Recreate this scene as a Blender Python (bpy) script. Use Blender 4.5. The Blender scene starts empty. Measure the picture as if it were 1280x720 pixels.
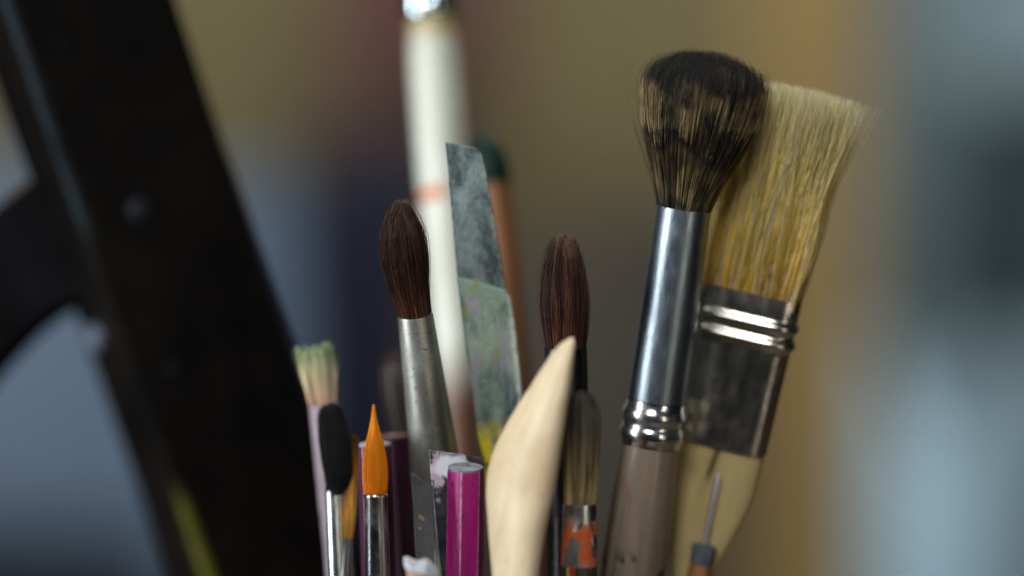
import bpy, bmesh, math, random
import numpy as np
from mathutils import Vector, Matrix

R = math.radians
rng = np.random.default_rng(11)
random.seed(11)
scn = bpy.context.scene
col = scn.collection

# ------------------------------------------------------------------ camera
D, W = 0.60, 0.20                      # focus distance, frame width at focus (m)
PITCH = R(9)
FOC = Vector((0, 0, 0.225))            # point the lens is focused on; table top is z = 0
fwd = Vector((0, math.cos(PITCH), -math.sin(PITCH)))
upv = Vector((0, math.sin(PITCH), math.cos(PITCH)))
rgt = Vector((1, 0, 0))
CAM = FOC - fwd * D
cd = bpy.data.cameras.new('camera')
cd.sensor_width = 36; cd.lens = 36 * D / W
cd.clip_start = 0.02; cd.clip_end = 50
cd.dof.use_dof = True; cd.dof.focus_distance = D + .003; cd.dof.aperture_fstop = 2.8
cam = bpy.data.objects.new('camera', cd); col.objects.link(cam)
cam.location = CAM; cam.rotation_euler = (math.pi / 2 - PITCH, 0, 0)
scn.camera = cam
scn.view_settings.view_transform = 'Standard'
scn.view_settings.look = 'None'
scn.view_settings.exposure = 0

def sc(d): return W * (D + d) / D / 1280.0          # metres per photo pixel at depth d
def P(px, py, d=0.0):
    s = sc(d)
    return CAM + fwd * (D + d) + rgt * ((px - 640) * s) + upv * ((360 - py) * s)
def pix(p):
    v = p - CAM; z = v.dot(fwd); s = W * z / D / 1280
    return 640 + v.dot(rgt) / s, 360 - v.dot(upv) / s, z - D

# ------------------------------------------------------------------ node helpers
class NT:
    def __init__(s, name):
        s.m = bpy.data.materials.new(name); s.m.use_nodes = True
        s.t = s.m.node_tree; s.n = s.t.nodes; s.n.clear()
        s.out = s.n.new('ShaderNodeOutputMaterial')
    def new(s, ty, **kw):
        n = s.n.new(ty)
        for k, v in kw.items(): setattr(n, k, v)
        return n
    def link(s, a, b): s.t.links.new(a, b)
    def set(s, sock, v):
        if hasattr(v, 'is_output'): s.link(v, sock)
        else: sock.default_value = v
    def math(s, op, a, b=0.0, clamp=False):
        n = s.new('ShaderNodeMath', operation=op); n.use_clamp = clamp
        s.set(n.inputs[0], a); s.set(n.inputs[1], b); return n.outputs[0]
    def mix(s, f, a, b, mode='MIX'):
        n = s.new('ShaderNodeMix', data_type='RGBA', blend_type=mode)
        s.set(n.inputs[0], f); s.set(n.inputs[6], c4(a)); s.set(n.inputs[7], c4(b)); return n.outputs[2]
    def mixf(s, f, a, b):
        n = s.new('ShaderNodeMix', data_type='FLOAT')
        s.set(n.inputs[0], f); s.set(n.inputs[2], a); s.set(n.inputs[3], b); return n.outputs[0]
    def rng(s, v, a, b, c=0.0, d=1.0, smooth=True):
        n = s.new('ShaderNodeMapRange'); n.interpolation_type = 'SMOOTHSTEP' if smooth else 'LINEAR'
        s.set(n.inputs[0], v)
        for i, q in enumerate((a, b, c, d)): n.inputs[i + 1].default_value = q
        return n.outputs[0]
    def coord(s):
        if not hasattr(s, '_c'): s._c = s.new('ShaderNodeTexCoord').outputs['Object']
        return s._c
    def xyz(s):
        if not hasattr(s, '_x'):
            n = s.new('ShaderNodeSeparateXYZ'); s.link(s.coord(), n.inputs[0]); s._x = n.outputs
        return s._x
    def noise(s, scale, detail=4, rough=0.55, dist=0.0, stretch=(1, 1, 1), off=0.0, colour=False):
        mp = s.new('ShaderNodeMapping'); s.link(s.coord(), mp.inputs[0])
        mp.inputs['Scale'].default_value = stretch; mp.inputs['Location'].default_value = (off, off * .7, off * .3)
        n = s.new('ShaderNodeTexNoise'); s.link(mp.outputs[0], n.inputs['Vector'])
        n.inputs['Scale'].default_value = scale; n.inputs['Detail'].default_value = detail
        n.inputs['Roughness'].default_value = rough; n.inputs['Distortion'].default_value = dist
        return n.outputs['Color' if colour else 'Fac']
    def ramp(s, v, stops):
        n = s.new('ShaderNodeValToRGB'); s.set(n.inputs[0], v); e = n.color_ramp.elements
        while len(e) < len(stops): e.new(0.5)
        for el, (p, c) in zip(e, stops): el.position = p; el.color = c4(c)
        return n.outputs[0]
    def attr(s, name): return s.new('ShaderNodeAttribute', attribute_name=name).outputs['Fac']
    def bsdf(s, base, rough=0.5, metal=0.0, spec=0.5, bump=None, bstr=0.3, bdist=0.0005, **kw):
        b = s.new('ShaderNodeBsdfPrincipled')
        s.set(b.inputs['Base Color'], c4(base)); s.set(b.inputs['Roughness'], rough); s.set(b.inputs['Metallic'], metal)
        s.set(b.inputs['Specular IOR Level'], spec)
        for k, v in kw.items(): s.set(b.inputs[k], v)
        if bump is not None:
            bn = s.new('ShaderNodeBump'); bn.inputs['Strength'].default_value = bstr; bn.inputs['Distance'].default_value = bdist
            s.set(bn.inputs['Height'], bump); s.link(bn.outputs[0], b.inputs['Normal'])
        s.b = b
        return b.outputs[0]
    def done(s, sh): s.link(sh, s.out.inputs[0]); return s.m
def c4(c):
    if isinstance(c, (tuple, list)) and len(c) == 3: return (*c, 1.0)
    return c
def S(r, g, b):                                       # sRGB 0-255 -> linear
    return tuple(((x / 255 + .055) / 1.055) ** 2.4 if x > 10 else x / 255 / 12.92 for x in (r, g, b))

def mat_metal(name, base=(.55, .57, .58), rough=.28, dirt=.4, dcol=(.10, .10, .10), scale=300, pits=False, layers=()):
    t = NT(name)
    n1 = t.noise(scale, 6, .6, stretch=(1, 1, .25))
    n2 = t.noise(scale * .35, 5, .65, off=3)
    d = t.math('MULTIPLY', t.rng(n2, .48, .72), dirt)
    c = t.mix(d, base, dcol)
    ro = t.math('ADD', t.math('MULTIPLY', n1, .22), rough - .08)
    ro = t.math('ADD', ro, t.math('MULTIPLY', d, .35))
    me = t.math('SUBTRACT', 1.0, t.math('MULTIPLY', d, .6))
    if pits:
        p = t.rng(t.noise(1500, 2, .5, off=9), .63, .70)
        c = t.mix(t.math('MULTIPLY', p, .8), c, (.04, .04, .04)); ro = t.math('ADD', ro, t.math('MULTIPLY', p, .3))
    for (lo, hi, zr, sc_, colr, st, of) in layers:
        m = t.rng(t.noise(sc_, 5, .6, dist=.6, stretch=st, off=of), lo, hi)
        if zr: m = t.math('MULTIPLY', m, t.math('MULTIPLY', t.rng(t.xyz()[2], zr[0], zr[0] + zr[2]), t.rng(t.xyz()[2], zr[1] - zr[2], zr[1], 1, 0)))
        c = t.mix(m, c, colr); me = t.mixf(m, me, 0.0); ro = t.mixf(m, ro, .45)
    bump = t.math('ADD', t.noise(scale * 4, 3, .6, stretch=(1, 1, .15), off=5), t.math('MULTIPLY', n2, .6))
    return t.done(t.bsdf(c, ro, me, bump=bump, bstr=.12, bdist=.0003))

def mat_hair(name, stops, mott=0.0, var=.5, rough=.42, spec=.5, glint=.0, gcol=(.8, .75, .6), transl=0.0, band=None, hue=None, clv=1.0, gth=.93):
    """stops: colour along the hair (attribute t); r: random number of the hair."""
    t = NT(name)
    tt, rr = t.attr('t'), t.attr('r')
    tj = t.math('ADD', tt, t.math('MULTIPLY', t.math('SUBTRACT', rr, .5), band or .06))
    if mott: tj = t.math('ADD', tj, t.math('MULTIPLY', t.math('SUBTRACT', t.noise(190, 3, .6, off=6), .5), mott))
    c = t.ramp(tj, stops)
    v = t.math('ADD', t.math('MULTIPLY', t.rng(rr, .2, .8), var * 2), 1 - var)
    cl = t.noise(600, 3, .6, stretch=(1, 1, .06))
    v = t.math('MULTIPLY', v, t.rng(cl, .32, .68, 1 - .55 * clv, 1 + .5 * clv))
    c = t.mix(1.0, c, t.new('ShaderNodeCombineXYZ').outputs[0] if False else _grey(t, v), 'MULTIPLY')
    if hue: c = t.mix(t.rng(rr, .6, .95), c, hue)
    if glint: c = t.mix(t.math('MULTIPLY', t.rng(rr, gth, gth + .03), glint), c, gcol)
    sh = t.bsdf(c, rough, 0.0, spec)
    if transl:
        tr = t.new('ShaderNodeBsdfTranslucent'); t.set(tr.inputs[0], c)
        mx = t.new('ShaderNodeMixShader'); mx.inputs[0].default_value = transl
        t.link(sh, mx.inputs[1]); t.link(tr.outputs[0], mx.inputs[2]); sh = mx.outputs[0]
    return t.done(sh)
def _grey(t, v):
    n = t.new('ShaderNodeCombineColor')
    for i in range(3): t.set(n.inputs[i], v)
    return n.outputs[0]

def mat_paint(name, base, var=.15, rough=.45, scale=60, layers=(), grain=False, bstr=.25, spec=.5, coat=0.0):
    """layers: (lo, hi, zrange or None, scale, colour, stretch, offset) splashes of another colour over the base"""
    t = NT(name)
    n = t.noise(scale, 5, .6, stretch=(1, 1, .12) if grain else (1, 1, 1))
    dark = tuple(x * (1 - var) for x in base); light = tuple(min(1, x * (1 + var)) for x in base)
    c = t.mix(t.rng(n, .3, .7), dark, light)
    ro = t.math('ADD', t.math('MULTIPLY', t.noise(scale * 3, 3), .25), rough - .12)
    bump = n
    for (lo, hi, zr, sc_, colr, st, of) in layers:
        m = t.rng(t.noise(sc_, 5, .6, dist=.6, stretch=st, off=of), lo, hi)
        if zr: m = t.math('MULTIPLY', m, t.math('MULTIPLY', t.rng(t.xyz()[2], zr[0], zr[0] + zr[2]), t.rng(t.xyz()[2], zr[1] - zr[2], zr[1], 1, 0)))
        c = t.mix(m, c, colr); bump = t.math('ADD', bump, t.math('MULTIPLY', m, .4))
    return t.done(t.bsdf(c, ro, 0.0, spec, bump=bump, bstr=bstr, bdist=.0006, **({'Coat Weight': coat} if coat else {})))

# ------------------------------------------------------------------ object helpers
def link_mesh(name, verts, faces, m, parent=None, smooth=True, attrs=None, mats=None, fmat=None):
    me = bpy.data.meshes.new(name)
    verts = np.asarray(verts, dtype=np.float32)
    if isinstance(faces, np.ndarray):
        k = faces.shape[1]
        me.vertices.add(len(verts)); me.vertices.foreach_set('co', verts.ravel())
        me.loops.add(faces.size); me.loops.foreach_set('vertex_index', faces.astype(np.int32).ravel())
        me.polygons.add(len(faces)); me.polygons.foreach_set('loop_start', np.arange(0, faces.size, k, dtype=np.int32))
        me.update(calc_edges=True); me.validate()
    else:
        me.from_pydata([tuple(map(float, v)) for v in verts], [], faces)
    for mm in (mats or [m]): me.materials.append(mm)
    if fmat is not None: me.polygons.foreach_set('material_index', np.asarray(fmat, dtype=np.int32))
    me.polygons.foreach_set('use_smooth', [bool(smooth)] * len(me.polygons))
    for k, v in (attrs or {}).items():
        a = me.attributes.new(k, 'FLOAT', 'POINT'); a.data.foreach_set('value', np.asarray(v, dtype=np.float32))
    me.update()
    o = bpy.data.objects.new(name, me); col.objects.link(o)
    if parent is not None: o.parent = parent
    return o
def sharp(o, ang=35):
    o.data.set_sharp_from_angle(angle=R(ang))
    return o
def bevel(o, w, seg=3):
    md = o.modifiers.new('bevel', 'BEVEL'); md.width = w; md.segments = seg; md.limit_method = 'ANGLE'; md.angle_limit = R(30)
    return o

class Thing:
    """An Empty at the foot of the thing; local z runs along its axis, local x is to the right, local y away from the lens."""
    def __init__(s, name, label, cat, top, low, group=None, foot=0.014, roll=0.0):
        a, b = P(*top), P(*low)
        z = (a - b).normalized()
        base = b + z * ((foot - b.z) / z.z)
        y = (fwd - z * fwd.dot(z)).normalized(); x = y.cross(z)
        m = Matrix((x, y, z)).transposed().to_4x4(); m.translation = base
        s.m0 = m.copy()
        if roll: m = m @ Matrix.Rotation(R(roll), 4, 'Z')
        s.m = m; s.inv = m.inverted(); s.z = z; s.base = base
        e = bpy.data.objects.new(name, None); e.empty_display_size = .01; col.objects.link(e)
        e.matrix_world = m; e['label'] = label; e['category'] = cat
        if group: e['group'] = group
        s.e = e; s.top = a
        p = pix(base); q = base + z * ((0.135 - base.z) / z.z)
        print('FOOT %-22s base(%.0f,%.0f)mm rim(%.0f,%.0f)mm' % (name, base.x * 1e3, base.y * 1e3, q.x * 1e3, q.y * 1e3))
    def h(s, py):
        """local z of the axis point seen at photo row py"""
        lo, hi = 0.0, 0.6
        for _ in range(50):
            mid = (lo + hi) / 2
            if pix(s.base + s.z * mid)[1] > py: lo = mid
            else: hi = mid
        return lo
    def r(s, py, w):
        """radius for a width of w photo pixels at row py"""
        return .5 * w * sc(pix(s.base + s.z * s.h(py))[2])
    def local(s, p): return s.inv @ p
    def lp(s, px, py, dd=0.0):
        """local point seen at (px, py), dd metres nearer/farther than the axis there"""
        d = pix(s.base + s.z * s.h(py))[2]
        return s.inv @ P(px, py, d + dd)

def tag(o, label=None, cat=None, group=None, kind=None):
    for k, v in (('label', label), ('category', cat), ('group', group), ('kind', kind)):
        if v: o[k] = v
    return o

def lathe(prof, n=56, sx=1.0, sy=1.0, rot=0.0, cap=True, wob=0.0):
    V, F = [], []
    for (z, r) in prof:
        for i in range(n):
            a = rot + 2 * math.pi * i / n
            w = 1 + wob * (math.sin(3 * a + z * 300) + .5 * math.sin(5 * a - z * 170))
            V.append((r * w * sx * math.cos(a), r * w * sy * math.sin(a), z))
    m = len(prof)
    for j in range(m - 1):
        for i in range(n):
            F.append((j * n + i, j * n + (i + 1) % n, (j + 1) * n + (i + 1) % n, (j + 1) * n + i))
    if cap:
        F.append(tuple(reversed(range(n)))); F.append(tuple((m - 1) * n + i for i in range(n)))
    return V, F
def add_lathe(th, name, prof, m, parent=None, flip=False, **kw):
    """prof: [(photo row or ('z', value), photo width)] from the foot upwards"""
    V, F = lathe(prof, **kw)
    return sharp(link_mesh(name, V, F, m, parent or th.e), 40)

def smoothprof(pts, n=40):
    """Catmull-like resampling of (z, r)"""
    pts = sorted(pts); zs = np.array([p[0] for p in pts]); rs = np.array([p[1] for p in pts])
    m = np.gradient(rs, zs)
    out = []
    for z in np.linspace(zs[0], zs[-1], n):
        i = min(max(np.searchsorted(zs, z) - 1, 0), len(zs) - 2); h = zs[i + 1] - zs[i]; u = (z - zs[i]) / h
        r = (2*u**3-3*u**2+1)*rs[i] + (u**3-2*u**2+u)*h*m[i] + (-2*u**3+3*u**2)*rs[i+1] + (u**3-u**2)*h*m[i+1]
        out.append((float(z), float(max(r, 1e-5))))
    return out

def strands(cent, tvals, rad, rvals, sides=3, tip=.25):
    """cent: (n, k, 3) centre lines, tvals: (n, k) -> verts, faces, t, r"""
    n, k, _ = cent.shape
    ang = np.arange(sides) * 2 * np.pi / sides
    taper = np.linspace(1, 0, k) ** .5 * (1 - tip) + tip
    rr = rad[:, None] * taper[None, :]
    off = np.stack([np.cos(ang), np.sin(ang), np.zeros(sides)], -1)
    V = cent[:, :, None, :] + rr[:, :, None, None] * off[None, None]
    V = V.reshape(-1, 3)
    idx = np.arange(n * k * sides).reshape(n, k, sides)
    a = idx[:, :-1, :]; b = np.roll(a, -1, axis=2); c = np.roll(idx[:, 1:, :], -1, axis=2); d = idx[:, 1:, :]
    F = np.stack([a, b, c, d], -1).reshape(-1, 4)
    T = np.repeat(tvals.reshape(n, k, 1), sides, 2).ravel()
    Rr = np.repeat(rvals, k * sides)
    return V, F, T, Rr

def tuft(th, name, z0, L, env, m, n=1500, bend=lambda t: (0 * t, 0 * t), seg=9, rad=6e-5, core=.8, dome=0.0, jag=.08, sy=1.0,
         wob=.00025, stray=.02, fan=0.0, parent=None, coremax=.9, clump=0.0, locks=60, dpow=2.5):
    """A round brush head: hairs follow the envelope env [(t, r)], length L from z0."""
    ts = np.array([e[0] for e in env]); rs = np.array([e[1] for e in env])
    pr = smoothprof(list(zip(ts, rs)), 60); pt = np.array([p[0] for p in pr]); prr = np.array([p[1] for p in pr])
    s = rng.random(n) ** .42; ph = rng.random(n) * 2 * np.pi
    le = 1 - jag * rng.random(n) ** 2 - dome * s ** dpow
    r = rng.random(n)
    # hairs gather into locks towards the tip
    ls = rng.random(locks) ** .42; lph = rng.random(locks) * 2 * np.pi; lr = rng.random(locks); ll = rng.random(locks)
    px_, py_ = s * np.cos(ph), s * np.sin(ph); lx, ly = ls * np.cos(lph), ls * np.sin(lph)
    li = np.argmin((px_[:, None] - lx) ** 2 + (py_[:, None] - ly) ** 2, 1)
    r = np.clip(.55 * r + .45 * lr[li], 0, 1); le = le - jag * .6 * ll[li]
    st = rng.random(n) < stray
    u = np.linspace(0, 1, seg)[None, :]
    t = u * le[:, None]
    Rr = np.interp(t, pt, prr) * s[:, None]
    Rr = Rr * (1 + np.where(st, rng.random(n) * .35, 0)[:, None] * t)
    wa = rng.normal(0, wob, (n, 1)); wb = rng.normal(0, wob, (n, 1))
    bx, by = bend(t)
    ct = clump * np.clip(t * 1.3 - .1, 0, 1)
    Re = np.interp(t, pt, prr) * (1 + np.where(st, rng.random(n) * .35, 0)[:, None] * t)
    x = Re * (px_[:, None] * (1 - ct) + lx[li][:, None] * ct) + wa * t ** 1.5 + bx
    y = Re * (py_[:, None] * (1 - ct) + ly[li][:, None] * ct) * sy + wb * t ** 1.5 + by
    z = z0 + t * L
    cent = np.stack([x, y, z], -1)
    V, F, T, Q = strands(cent, t, rad * (.7 + .6 * rng.random(n)), r)
    if core:
        # the packed middle of the head
        zz = np.linspace(0, coremax, 30); nn = 24
        cr = np.interp(zz, pt, prr) * core
        if dome: cr = cr * np.sqrt(np.clip(1 - (zz / coremax) ** 8, 0, 1))
        cr[-1] = max(cr[-1] * .1, 1e-5)
        bx, by = bend(zz)
        a = np.arange(nn) * 2 * np.pi / nn
        CV = np.stack([cr[:, None] * np.cos(a) + bx[:, None], cr[:, None] * np.sin(a) * sy + by[:, None], np.repeat((z0 + zz * L)[:, None], nn, 1)], -1).reshape(-1, 3)
        ix = np.arange(30 * nn).reshape(30, nn)
        A = ix[:-1]; B = np.roll(A, -1, 1); C = np.roll(ix[1:], -1, 1); Dd = ix[1:]
        CF = np.stack([A, B, C, Dd], -1).reshape(-1, 4) + len(V)
        V = np.concatenate([V, CV]); F = np.concatenate([F, CF])
        T = np.concatenate([T, np.repeat(zz, nn)]); Q = np.concatenate([Q, np.full(30 * nn, .04)])
    return link_mesh(name, V, F, m, parent or th.e, attrs={'t': T, 'r': Q})

def slab(th, name, pts, m, thick, dd=0.0, bev=.0002, bow=0.0, parent=None, depth=None):
    """A plate whose outline is seen at the photo points pts; dd: nearer(-)/farther(+) than the axis."""
    bm = bmesh.new()
    L = [th.lp(px, py, dd) for px, py in pts] if depth is None else [th.inv @ P(px, py, depth) for px, py in pts]
    vs = [bm.verts.new(p) for p in L]
    f = bm.faces.new(vs); f.normal_update()
    nrm = f.normal.copy()
    if nrm.y > 0: nrm = -nrm
    ex = bmesh.ops.extrude_face_region(bm, geom=[f])
    for v in ex['geom']:
        if isinstance(v, bmesh.types.BMVert): v.co -= nrm * thick
    bmesh.ops.recalc_face_normals(bm, faces=bm.faces[:])
    me = bpy.data.meshes.new(name); bm.to_mesh(me); bm.free()
    me.materials.append(m)
    o = bpy.data.objects.new(name, me); col.objects.link(o); o.parent = parent or th.e
    for p in me.polygons: p.use_smooth = True
    if bev: bevel(o, bev, 2)
    sharp(o, 40)
    return o

def loft(th, name, rows, m, parent=None, n=40, power=2.0, sub=8):
    """rows: (x centre, half width, half depth, z, y offset) local; superellipse sections, resampled smoothly"""
    rows = sorted(rows, key=lambda q: q[3])
    A = np.array(rows); zs = A[:, 3]
    Z = np.unique(np.concatenate([np.linspace(zs[i], zs[i + 1], sub) for i in range(len(zs) - 1)]))
    def cub(vals):
        mm = np.gradient(vals, zs); out = []
        for z in Z:
            i = min(max(np.searchsorted(zs, z) - 1, 0), len(zs) - 2); h = zs[i+1] - zs[i]; u = (z - zs[i]) / h
            out.append((2*u**3-3*u**2+1)*vals[i] + (u**3-2*u**2+u)*h*mm[i] + (-2*u**3+3*u**2)*vals[i+1] + (u**3-u**2)*h*mm[i+1])
        return np.array(out)
    cx, hw, hd, yo = cub(A[:, 0]), np.maximum(cub(A[:, 1]), 1e-5), np.maximum(cub(A[:, 2]), 1e-5), cub(A[:, 4])
    V, F = [], []
    for k, z in enumerate(Z):
        for i in range(n):
            a = 2 * math.pi * i / n; ca, sa = math.cos(a), math.sin(a)
            V.append((cx[k] + hw[k] * math.copysign(abs(ca) ** (2 / power), ca), yo[k] + hd[k] * math.copysign(abs(sa) ** (2 / power), sa), z))
    for j in range(len(Z) - 1):
        for i in range(n): F.append((j*n+i, j*n+(i+1) % n, (j+1)*n+(i+1) % n, (j+1)*n+i))
    F.append(tuple(reversed(range(n)))); F.append(tuple((len(Z)-1)*n+i for i in range(n)))
    return sharp(link_mesh(name, V, F, m, parent or th.e), 50)

# ------------------------------------------------------------------ 1 mop brush
GB = 'brushes standing in the jar'
t = Thing('mop_brush', 'large round mop brush with banded dark and gold hair and tall grey metal ferrule', 'brush', (855, 260, .011), (793, 700, .020), GB)
steel = mat_metal('brushed_steel', (.25, .30, .345), .31, .14, (.07, .08, .09), 900)
chrome = mat_metal('bright_steel', (.62, .64, .66), .16, .25, (.10, .11, .12), 260)
hm, ht, hb = t.h(490), t.h(260), t.h(553)
fer = add_lathe(t, 'ferrule', [(t.h(500), t.r(500, 74)), (t.h(420), t.r(420, 74)), (t.h(330), t.r(330, 71)), (ht - .0006, t.r(262, 68.5)), (ht, t.r(260, 68)), (ht, t.r(260, 64)), (ht - .002, t.r(260, 62))], steel, n=72, cap=False)
def bead(th, py, w, hpx, base_w, flute=0.0):
    z = th.h(py); dz = (th.h(py - hpx / 2) - z); r1 = th.r(py, w); r0 = th.r(py, base_w)
    return [(z - dz + 2 * dz * k / 10, r0 + (r1 - r0) * math.sin(math.pi * k / 10) ** .7) for k in range(11)]
prof = [(t.h(556), t.r(556, 75))] + bead(t, 541, 82, 17, 77) + bead(t, 518, 82.5, 17, 77) + [(t.h(501), t.r(501, 75.5))]
prof = sorted(prof, key=lambda q: q[0])
add_lathe(t, 'ferrule_ring', prof, chrome, n=72, cap=False, parent=fer, wob=.004)
wood_g = mat_paint('greyed_wood', (.165, .125, .085), .22, .42, 160, layers=[
    (.62, .68, (t.h(690), t.h(580), .01), 170, (.20, .05, .035), (1, 1, .6), 4.0),
    (.49, .53, (t.h(735), t.h(676), .004), 110, (.012, .012, .014), (1, 1, .5), 1.3), (.66, .70, None, 420, (.07, .05, .035), (1, 1, .35), 7.7)], grain=True, coat=.25)
add_lathe(t, 'handle', smoothprof([(0, t.r(720, 34)), (.06, t.r(720, 50)), (t.h(900), t.r(900, 70)), (t.h(720), t.r(720, 82)), (t.h(640), t.r(640, 80)), (t.h(554), t.r(554, 73))], 50), wood_g, n=56)
mop = mat_hair('badger_hair', [(0, (.022, .016, .009)), (.16, (.11, .078, .032)), (.32, (.13, .092, .040)), (.43, (.024, .017, .011)), (.51, (.022, .016, .010)),
                               (.60, (.29, .215, .098)), (.70, (.24, .175, .08)), (.80, (.018, .013, .010)), (1, (.017, .012, .010))], mott=.8, var=.8, rough=.5, band=.20, glint=.35, gcol=(.26, .18, .08))
L = t.h(60) - ht
ax = t.lp(889, 62).x                                   # how far the head leans right
tuft(t, 'hair_head', ht - .001, L + .001, [(0, t.r(260, 65)), (.1, t.r(240, 77)), (.25, t.r(210, 99)), (.42, t.r(180, 125)), (.62, t.r(140, 145)), (.8, t.r(110, 147)), (.92, t.r(80, 124)), (1, t.r(60, 72))], mop,
     n=5200, bend=lambda q: (ax * q ** 1.3, 0 * q), seg=11, rad=7.5e-5, core=.82, dome=.11, jag=.08, wob=.0011, stray=.05, coremax=.88, clump=.22, locks=220, dpow=4.5)

# ------------------------------------------------------------------ 2 flat bristle brush
t = Thing('flat_brush', 'wide flat brush with golden hog bristles and ribbed silver ferrule behind the mop brush', 'brush', (940, 366, .0215), (893, 590, .0265), GB, roll=-16)
nick = mat_metal('nickel', (.62, .58, .51), .19, .10, (.05, .045, .04), 520)
hw0 = t.r(380, 124) * 1.02; hd0 = .0046
zt, zb = t.h(364), t.h(556)
rows = []
def rrows(lst):
    out = []
    for z, k in lst: out.append((0, hw0 * k[0], hd0 * k[1], z, 0))
    return out
def section_loft(th, name, secs, m, parent=None, n=96, power=3.4):
    V, F = [], []
    for (z, a, b) in secs:
        for i in range(n):
            q = 2 * math.pi * i / n; ca, sa = math.cos(q), math.sin(q)
            V.append((a * math.copysign(abs(ca) ** (2 / power), ca), b * math.copysign(abs(sa) ** (2 / power), sa), z))
    for j in range(len(secs) - 1):
        for i in range(n): F.append((j*n+i, j*n+(i+1) % n, (j+1)*n+(i+1) % n, (j+1)*n+i))
    return sharp(link_mesh(name, V, F, m, parent or th.e), 45)
secs = [(zb, hw0 * .94, hd0 * 1.05), (t.h(470), hw0 * .97, hd0 * 1.0), (t.h(432), hw0 * .985, hd0)]
def rib(py, hpx, amp):
    z = t.h(py); dz = t.h(py - hpx / 2) - z
    return [(z - dz + 2 * dz * k / 8, hw0 * .99 + amp * math.sin(math.pi * k / 8), hd0 + amp * math.sin(math.pi * k / 8)) for k in range(9)]
secs += rib(420, 17, .0007) + rib(399, 17, .0007)
secs += [(t.h(387), hw0, hd0), (t.h(370), hw0 * 1.005, hd0 * .97), (zt, hw0 * 1.005, hd0 * .95), (zt, hw0 * .97, hd0 * .8), (zt - .003, hw0 * .96, hd0 * .75)]
fer = section_loft(t, 'ferrule', secs, nick)
gy = NT('varnished_wood')
n1 = gy.noise(150, 5, .6, stretch=(1, 1, .1)); n2 = gy.noise(60, 4, .6, off=5)
c = gy.mix(gy.rng(n1, .3, .7), (.40, .295, .125), (.55, .43, .20)); c = gy.mix(gy.math('MULTIPLY', gy.rng(n2, .5, .7), .4), c, (.22, .14, .06))
sl_a, sl_b = t.lp(906, 552), t.lp(887, 603)
def line_mask(tt, a, b, w):
    dx, dz = b.x - a.x, b.z - a.z; l = math.hypot(dx, dz); nx, nz = dz / l, -dx / l
    X = tt.xyz()
    d = tt.math('ADD', tt.math('MULTIPLY', tt.math('SUBTRACT', X[0], a.x), nx), tt.math('MULTIPLY', tt.math('SUBTRACT', X[2], a.z), nz))
    return tt.rng(tt.math('ABSOLUTE', d), w, w * .3)
sl = gy.math('MULTIPLY', line_mask(gy, sl_a, sl_b, .0009), gy.rng(gy.xyz()[2], sl_b.z - .001, sl_b.z + .003))
c = gy.mix(gy.math('MULTIPLY', sl, .85), c, (.06, .035, .012))
wood_y = gy.done(gy.bsdf(c, .36, 0, .5, bump=gy.math('SUBTRACT', gy.math('MULTIPLY', n1, .3), sl), bstr=.4, bdist=.0006, **{'Coat Weight': .35}))
section_loft(t, 'handle', [(0, .0045, .0040), (.05, .006, .0045), (t.h(860), .0052, .0046), (t.h(770), .0050, .0046), (t.h(720), hw0 * .42, .0046), (t.h(690), hw0 * .56, .0045), (t.h(655), hw0 * .74, .0043), (t.h(625), hw0 * .87, .0041), (t.h(600), hw0 * .92, .0040), (t.h(555), hw0 * .925, .0039), (t.h(540), hw0 * .92, .0038)], wood_y, power=3.2)
hog = mat_hair('hog_bristle', [(0, (.50, .27, .028)), (.2, (.74, .49, .075)), (.45, (.90, .68, .18)), (.8, (.93, .78, .33)), (1, (.95, .88, .58))], var=.26, rough=.3, clv=.35, gth=.88, glint=.9, gcol=(.92, .88, .72), transl=.12, band=.15, spec=.4)
n = 5200
u0 = rng.uniform(-1, 1, n); v0 = rng.uniform(-1, 1, n)
Lh = t.h(112) - zt
le = 1.02 - .20 * rng.random(n) ** 1.4 - .03 * np.abs(u0) ** 3
q = np.linspace(0, 1, 10)[None, :] * le[:, None]
tipx = t.lp(1004, 122).x
dx = rng.normal(0, .0017, (n, 1)); dy = rng.normal(0, .0016, (n, 1)); cu = rng.normal(0, .0007, (n, 1)) * (1 + 1.5 * (rng.random((n, 1)) < .12))
stray = (rng.random((n, 1)) < .06) * rng.normal(.0003, .0016, (n, 1))
x = hw0 * .945 * u0[:, None] * (1 + .11 * q - .06 * np.sin(q * 3.1)) + tipx * q ** 1.25 + (dx + stray) * q ** 1.4 + cu * np.sin(q * 5)
y = hd0 * .74 * v0[:, None] * (1 + .35 * q) + dy * q ** 1.5
z = zt - .002 + q * (Lh + .002)
V, F, T, Q = strands(np.stack([x, y, z], -1), q, 8e-5 * (.6 + .7 * rng.random(n)), rng.random(n), tip=.4)
zz = np.linspace(0, .86, 20); nn = 28; a = np.arange(nn) * 2 * np.pi / nn
cw = hw0 * .95 * (1 + .12 * zz - .06 * np.sin(zz * 3.1)) * np.where(zz > .75, .9, 1); ch = hd0 * .62 * (1 - zz * .35)
sup = lambda c: np.sign(c) * np.abs(c) ** .5
CV = np.stack([cw[:, None] * sup(np.cos(a)) + (tipx * zz ** 1.25)[:, None], ch[:, None] * sup(np.sin(a)), np.repeat((zt + zz * Lh)[:, None], nn, 1)], -1).reshape(-1, 3)
ix = np.arange(20 * nn).reshape(20, nn); A = ix[:-1]
CF = np.stack([A, np.roll(A, -1, 1), np.roll(ix[1:], -1, 1), ix[1:]], -1).reshape(-1, 4) + len(V)
link_mesh('bristles', np.concatenate([V, CV]), np.concatenate([F, CF]), hog, t.e, attrs={'t': np.concatenate([T, np.repeat(zz, nn)]), 'r': np.concatenate([Q, np.full(20 * nn, .6)])})

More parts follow.
